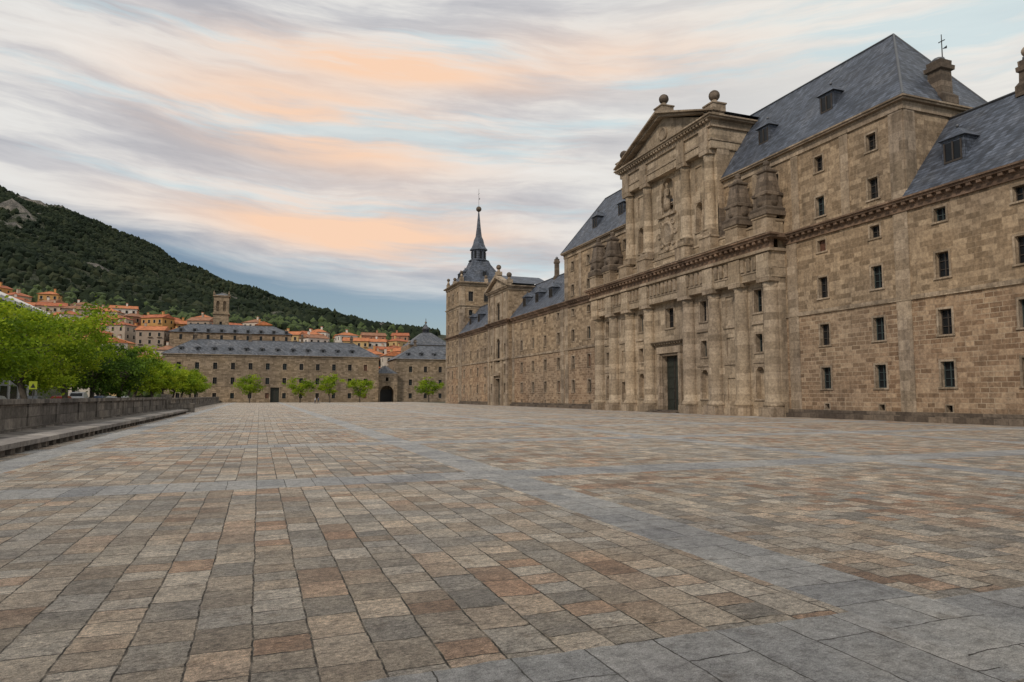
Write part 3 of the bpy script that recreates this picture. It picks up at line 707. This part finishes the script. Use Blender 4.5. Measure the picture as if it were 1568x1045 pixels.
mb.build('town_hall',OM)
# domed pavilion beyond the arch
mb=MB(); px_,py_=66,285
mb.box(px_-9,px_+9,py_-8,py_+8,-1,23,UP); mb.lathe(px_,py_,[(12.5,23),(10,24.5),(6.2,26.8),(3.4,28.4),(2.2,28.8)],4,SL,math.pi/4,False)
mb.lathe(px_,py_,[(1.5,28.8),(1.4,30.2),(1.8,30.3),(1.1,31.2),(.2,32.6),(.1,35)],8,SL); mb.ball(px_,py_,33.2,.5,DK)
for a in (-1,1): mb.ball(px_+a*8.6,py_-7.6,24.2,.6,TR); mb.lathe(px_+a*8.6,py_-7.6,[(.5,23),(.3,23.8)],8,TR)
mb.build('domed_pavilion',OM)
# ------------------------------------------------ trees
def leafmat(name,c0,c1,c2):
    mt,g,b,pos=newmat(name); n=g.noise(pos,.9,3,.6)
    a=g.new('ShaderNodeAttribute',attribute_name='tint')
    f=g.m('ADD',g.m('MULTIPLY',n,.6),g.m('MULTIPLY',a.outputs['Fac'],.45))
    col=g.ramp(f,[(.2,c0),(.5,c1),(.85,c2)])
    g.put(b.inputs['Base Color'],col); b.inputs['Roughness'].default_value=.65; b.inputs['Specular IOR Level'].default_value=.2
    t=g.new('ShaderNodeBsdfTranslucent'); g.put(t.inputs['Color'],col)
    ms=g.new('ShaderNodeMixShader'); ms.inputs[0].default_value=.42
    g.L.new(b.outputs[0],ms.inputs[1]); g.L.new(t.outputs[0],ms.inputs[2]); g.L.new(ms.outputs[0],g.N['Material Output'].inputs['Surface'])
    return mt
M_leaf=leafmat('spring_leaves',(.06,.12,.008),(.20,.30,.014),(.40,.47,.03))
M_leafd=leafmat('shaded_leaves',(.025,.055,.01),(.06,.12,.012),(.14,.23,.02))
M_bark=simple('bark',(.055,.045,.035),.9,.35,4,bump=.5)
def tree(name,x,y,z0,h,cr,seed,leaf,nl=4500,ls=.26,trunk=2.6,tr=.2):
    R=np.random.RandomState(seed); e=empty(name); e.location=(x,y,z0)
    mb=MB(); top=Vector((R.uniform(-.3,.3),R.uniform(-.3,.3),trunk))
    mid=Vector((R.uniform(-.12,.12),R.uniform(-.12,.12),trunk*.5))
    mb.cone((0,0,-.1),mid,tr*1.35,tr,0,9); mb.cone(mid,top,tr,tr*.85,0,9)
    cz=(h+trunk)/2; ch=(h-trunk*.75)/2
    ncl=int(30+cr*8); cl=[]
    for i in range(ncl):
        d=R.normal(size=3); d/=np.linalg.norm(d); q=R.uniform(.3,1)**.5
        p=np.array([d[0]*cr*q*R.uniform(.7,1.3),d[1]*cr*q*R.uniform(.7,1.3),cz+d[2]*ch*q*R.uniform(.75,1.2)]); 
        if p[2]<cz: p[:2]*=(1.0-.25*(cz-p[2])/ch)
        cl.append((p,R.uniform(.3,.8)*cr*.30,R.uniform(0,1)))
    nb=7
    for i in range(nb):
        p=cl[i][0]; m_=Vector((p[0]*.45,p[1]*.45,trunk+(p[2]-trunk)*.45+.3))
        mb.cone(top,m_,tr*.6,tr*.32,0,6); mb.cone(m_,Vector(p),tr*.32,tr*.08,0,5)
        for j in range(3):
            q=cl[(nb+i*3+j)%ncl][0]; mb.cone(m_,Vector(q)*.9+m_*.1,tr*.2,tr*.05,0,4)
    mb.cone(top,(0,0,cz+ch*.5),tr*.7,tr*.15,0,6)
    mb.build('trunk_and_limbs',[M_bark],e)
    w=np.array([c[1]**2 for c in cl]); w/=w.sum(); ci=R.choice(ncl,nl,p=w)
    P=np.array([c[0] for c in cl])[ci]+R.normal(size=(nl,3))*(np.array([c[1] for c in cl])[ci][:,None])*np.array([.72,.72,.36])
    A=R.normal(size=(nl,3)); A[:,2]*=.6; A/=np.linalg.norm(A,axis=1)[:,None]; B=R.normal(size=(nl,3)); B-= (A*B).sum(1)[:,None]*A; B/=np.linalg.norm(B,axis=1)[:,None]
    s=(R.uniform(.6,1.3,nl)*ls/2)[:,None]
    V=np.stack([P-A*s,P+B*s*.6,P+A*s,P-B*s*.6],1).reshape(-1,3)
    F=np.arange(nl*4).reshape(-1,4)
    me=bpy.data.meshes.new('foliage'); me.from_pydata(V.tolist(),[],F.tolist())
    at=me.attributes.new('tint','FLOAT','POINT'); at.data.foreach_set('value',np.repeat(np.array([c[2] for c in cl])[ci],4))
    me.materials.append(leaf); o=bpy.data.objects.new('foliage',me); S.collection.objects.link(o); o.parent=e
for i,(x,y,h,cr,lf) in enumerate([(-14.6,45,6.3,3.3,0),(-14.8,54.5,7.5,3.6,0),(-14.6,64,8.5,3.7,0),(-15,75,7.0,3.4,1),(-14.8,87,6.5,3.3,1),(-15,99,7.2,3.3,0),(-14.7,112,6.7,3.2,0),(-15,126,7.1,3.3,0),(-14.8,140,6.8,3.2,0),(-15,156,7,3.4,0),(-15,174,7,3.4,0),(-15,192,7,3.4,0),
    (-23,60,8.4,3.8,0),(-23.5,73,9.0,4.0,1),(-24,88,8.2,3.8,1),(-23,105,7.6,3.6,1),(-24,124,7.6,3.6,1),(-23,145,7.4,3.6,0),(-24,168,7.4,3.8,0)]):
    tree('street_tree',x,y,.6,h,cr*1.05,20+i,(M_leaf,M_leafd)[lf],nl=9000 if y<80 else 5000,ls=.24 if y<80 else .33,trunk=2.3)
for i,(x,h) in enumerate([(-2.6,8.6),(11.5,8.4),(20,8.8),(29.3,8),(50.5,8.2)]):
    tree('plaza_tree',x,213+(i%2)*2,0,h*.93,3.9,60+i,M_leaf,nl=3000,ls=.42,trunk=2.2,tr=.16)
# ------------------------------------------------ modern building at far left
M_white=simple('white_steel',(.55,.55,.54),.5,.05,1); M_grey=simple('grey_cladding',(.25,.25,.26),.6,.1,1)
mb=MB(); mb.box(-52,-31,40,120,.5,14,0)
for i in range(20):
    y=42+i*3.9
    for z in(1.2,4.8,8.4,11.2): mb.box(-31.02,-30.98,y,y+2.6,z,z+2.1,2)
    mb.box(-31.3,-30.9,y-.9,y-.6,.5,13.7,1)
for i in range(12):
    y=42+i*7; mb.cone((-29.6,y,14.15),(-38,y,18.1),.10,.10,1,5)
mb.box(-31.4,-29.6,40,121,13.7,14.0,1); mb.box(-38.1,-37.9,40,121,17.95,18.15,1)
mb.add([(-29.7,40,14.05),(-29.7,121,14.05),(-38,121,18),(-38,40,18),(-52,40,14),(-52,121,14)],[(0,1,2,3),(3,2,5,4),(0,3,4),(1,5,2)],3)
mb.build('glazed_roof_building',[M_grey,M_white,M_glass,glassmat('roof_glass',(.04,.045,.05),.35)])
# ------------------------------------------------ cars
M_tyre=simple('tyre',(.015,.015,.015),.8); 
def car(x,y,z,col,yaw,van=False):
    mb=MB(); L=4.3;W=.87; hh=1.45 if not van else 1.9
    prof=[(-2.1,.45),(-2.15,.75),(-1.9,.92),(-1.05,1.0),(-.45,hh*.96),(.2,hh),(1.2,hh*.97),(1.85,1.0),(2.1,.9),(2.12,.45),(1.7,.28),(-1.8,.28)]
    n=len(prof); rows_=[(-W,.96),(-W*.97,1),(W*.97,1),(W,.96)]
    vs=[]
    for wy,sc in rows_:
        for a,b_ in prof:
            k=wy*(.8 if b_>1.02 else 1); vs.append((a*sc,k,b_*(1 if sc==1 else .985)))
    fs=[(j*n+i,j*n+(i+1)%n,(j+1)*n+(i+1)%n,(j+1)*n+i) for j in range(3) for i in range(n)]+[tuple(range(n)),tuple(range(3*n,4*n))]
    mb.add(vs,fs,0,False)
    for s in(-1,1):
        pts_=[(-.95,1.03),(-.42,hh*.92),(.2,hh*.95),(1.15,hh*.92),(1.65,1.03)]
        vv=[(a,s*(W*.99-(.17 if b_>1.1 else .0)),b_) for a,b_ in pts_]; mb.add(vv,[(0,1,2,3,4)],1)
        for a in(-1.3,1.35):
            mb.add([(a+.33*math.cos(t),s*q,.33+.33*math.sin(t)) for q in(W+.02,W-.2) for t in np.linspace(0,2*math.pi,13)[:-1]],[tuple(range(12)),tuple(range(12,24))]+[(i,(i+1)%12,(i+1)%12+12,i+12) for i in range(12)],2)
        mb.box(-2.17,-2.05,s*.6-.17,s*.6+.17,.66,.8,3)
    mb.add([(-1.02,-.68,1.03),(-1.02,.68,1.03),(-.5,.6,hh*.93),(-.5,-.6,hh*.93)],[(0,1,2,3)],1)
    cm=simple('car_paint',col,.3,.03,1)
    o=mb.build('parked_car',[cm,M_glass,M_tyre,M_white]); o.location=(x,y,z); o.rotation_euler=(0,0,yaw)
for i,c in enumerate([(.4,.4,.4),(.08,.09,.1),(.35,.03,.02),(.5,.5,.51),(.05,.08,.16),(.35,.35,.35),(.5,.5,.5)]):
    car(-20.3,66+i*9.5+(i%3),.56,c,rad(90),i==3)
# sign
mb=MB(); mb.cone((0,0,0),(0,0,2.1),.03,.03,0,8)
mb.extr([(-.22,1.75),(.22,1.75),(.22,2.25),(-.22,2.25)],-.06,-.03,1,axis='y')
mb.extr([(-.13,1.85),(.13,1.85),(0,2.12)],-.075,-.062,0,axis='y')
M_yel=simple('sign_yellow',(.35,.42,.03),.5,.05); o=mb.build('traffic_sign',[M_iron,M_yel]); o.location=(-13.4,51,.67)
# people far away
def person(x,y,yaw,shirt,trs,step=.22):
    J=[(0,0,.95,.13),(0,0,1.15,.13),(0,0,1.38,.15),(0,0,1.5,.06),(0,.02,1.62,.1),(0,.02,1.74,.07),
       (-.18,0,1.4,.06),(-.24,-.08,1.15,.045),(-.23,.02,.88,.035),(.18,0,1.4,.06),(.24,.08,1.15,.045),(.23,.14,.9,.035),
       (-.1,0,.88,.09),(-.1,step*.6,.5,.065),(-.1,step*.7,.1,.045),(-.1,step*.7+.16,.04,.04),(.1,0,.88,.09),(.1,-step*.3,.5,.065),(.1,-step,.12,.045),(.1,-step+.15,.04,.04)]
    E=[(0,1),(1,2),(2,3),(3,4),(4,5),(2,6),(6,7),(7,8),(2,9),(9,10),(10,11),(0,12),(12,13),(13,14),(14,15),(0,16),(16,17),(17,18),(18,19)]
    me=bpy.data.meshes.new('person'); me.from_pydata([j[:3] for j in J],E,[])
    o=bpy.data.objects.new('person',me); S.collection.objects.link(o)
    md=o.modifiers.new('skin','SKIN'); 
    for i,j in enumerate(J): me.skin_vertices[0].data[i].radius=(j[3],j[3])
    me.skin_vertices[0].data[0].use_root=True
    o.modifiers.new('sub','SUBSURF').levels=1
    mt,g,b,pos=newmat('clothes'); tc=g.new('ShaderNodeTexCoord').outputs['Object']; zz=g.sep(tc)[2]
    g.put(b.inputs['Base Color'],g.ramp(g.m('DIVIDE',zz,1.8),[(0,(.02,.02,.02)),(.06,trs),(.52,shirt),(.845,(.45,.28,.2)),(.93,(.04,.025,.015))],'CONSTANT')); b.inputs['Roughness'].default_value=.8
    me.materials.append(mt); o.location=(x,y,0); o.rotation_euler=(0,0,yaw)
person(13.2,178,1.2,(.5,.5,.52),(.03,.04,.08)); person(14.0,178.3,1.1,(.06,.1,.2),(.05,.05,.05))
# ------------------------------------------------ light
sd=Vector((-.66,-.52,.66)).normalized()
L=bpy.data.lights.new('sun','SUN'); L.energy=2.0; L.angle=rad(7); L.color=(1,.88,.74)
o=bpy.data.objects.new('sun',L); S.collection.objects.link(o); o.rotation_euler=sd.to_track_quat('Z','Y').to_euler()
el=math.asin(sd.z); az=math.atan2(sd.x,sd.y)
w=bpy.data.worlds.new('World'); S.world=w; w.use_nodes=True; g=NT(w.node_tree)
sky=g.new('ShaderNodeTexSky',sky_type='NISHITA',sun_disc=False,sun_elevation=el,sun_rotation=az)
bg=g.N['Background']; g.L.new(sky.outputs[0],bg.inputs[0]); bg.inputs[1].default_value=.075
D=g.new('ShaderNodeTexCoord').outputs['Generated']; dx,dy,dz=g.sep(D)
AZ=g.m('ARCTAN2',dx,dy); EL=g.m('ARCSINE',dz)
wv=g.noise(g.comb(g.m('MULTIPLY',AZ,2.4),g.m('MULTIPLY',EL,5)),1,4,.5)
elw=g.m('ADD',EL,g.m('MULTIPLY',g.m('SUBTRACT',wv,.5),.07))
elt=g.m('ADD',elw,g.m('MULTIPLY',AZ,.05))
n1=g.noise(g.comb(g.m('MULTIPLY',AZ,2.3),g.m('MULTIPLY',elt,17),0.0),1.0,10,.62,.25)
n2=g.noise(g.comb(g.m('MULTIPLY',AZ,1.8),g.m('MULTIPLY',elt,20),4.2),1.0,8,.60,.2)
cl=g.ramp(n1,[(.34,(.48,.49,.53)),(.46,(.62,.62,.64)),(.56,(.80,.79,.77)),(.68,(.87,.87,.85))])
warm=g.ramp(g.m('ADD',AZ,0.0),[(0,0),(.40,0),(.75,1)])
cl=g.mix(g.m('MULTIPLY',warm,.6),cl,(.90,.88,.82))
def gs(a0,e0,sa,se,tilt=0):
    da=g.m('SUBTRACT',AZ,rad(a0)); de=g.m('SUBTRACT',g.m('ADD',elw,g.m('MULTIPLY',da,tilt)),rad(e0))
    a=g.m('POWER',g.m('DIVIDE',g.m('ABSOLUTE',da),rad(sa)),2.0); e_=g.m('POWER',g.m('DIVIDE',g.m('ABSOLUTE',de),rad(se)),2.0)
    return g.m('EXPONENT',g.m('MULTIPLY',g.m('ADD',a,e_),-1.0))
p=g.m('ADD',gs(9,26.2,12,1.4,.02),g.m('ADD',gs(5,21.2,13,2.6,.08),g.m('ADD',gs(7,13.6,12,2.3,.05),g.m('MULTIPLY',gs(30,27,12,2.2,.0),.4))))
p=g.m('MULTIPLY',p,g.ramp(n2,[(.38,.2),(.5,1.0),(.6,1.5)]),clamp=True)
cl=g.mix(p,cl,(1.0,.69,.50))
teal=g.m('MULTIPLY',g.ramp(n2,[(.36,1),(.46,0)]),g.m('SUBTRACT',1.0,p),clamp=True)
cl=g.mix(g.m('MULTIPLY',teal,.6),cl,(.56,.74,.80))
bg2=g.new('ShaderNodeBackground'); g.L.new(cl,bg2.inputs[0]); bg2.inputs[1].default_value=.95
edge=g.m('SUBTRACT',elw,g.m('SUBTRACT',rad(10.8),g.m('MULTIPLY',AZ,.14)))
edge=g.m('ADD',edge,g.m('MULTIPLY',g.m('SUBTRACT',n1,.5),.10))
cov=g.ramp(g.m('ADD',g.m('DIVIDE',edge,.06),.5),[(0,0.04),(1,1)])
ms=g.new('ShaderNodeMixShader'); g.L.new(cov,ms.inputs[0]); g.L.new(bg.outputs[0],ms.inputs[1]); g.L.new(bg2.outputs[0],ms.inputs[2])
g.L.new(ms.outputs[0],g.N['World Output'].inputs[0])
# ------------------------------------------------ camera
cam=bpy.data.cameras.new('camera'); co=bpy.data.objects.new('camera',cam); S.collection.objects.link(co); S.camera=co
cam.sensor_width=36; cam.lens=1045/1568*36; cam.clip_end=9000; cam.clip_start=.1
co.location=(0,0,2.0); co.rotation_euler=(rad(90+4.6),0,rad(-20.27))
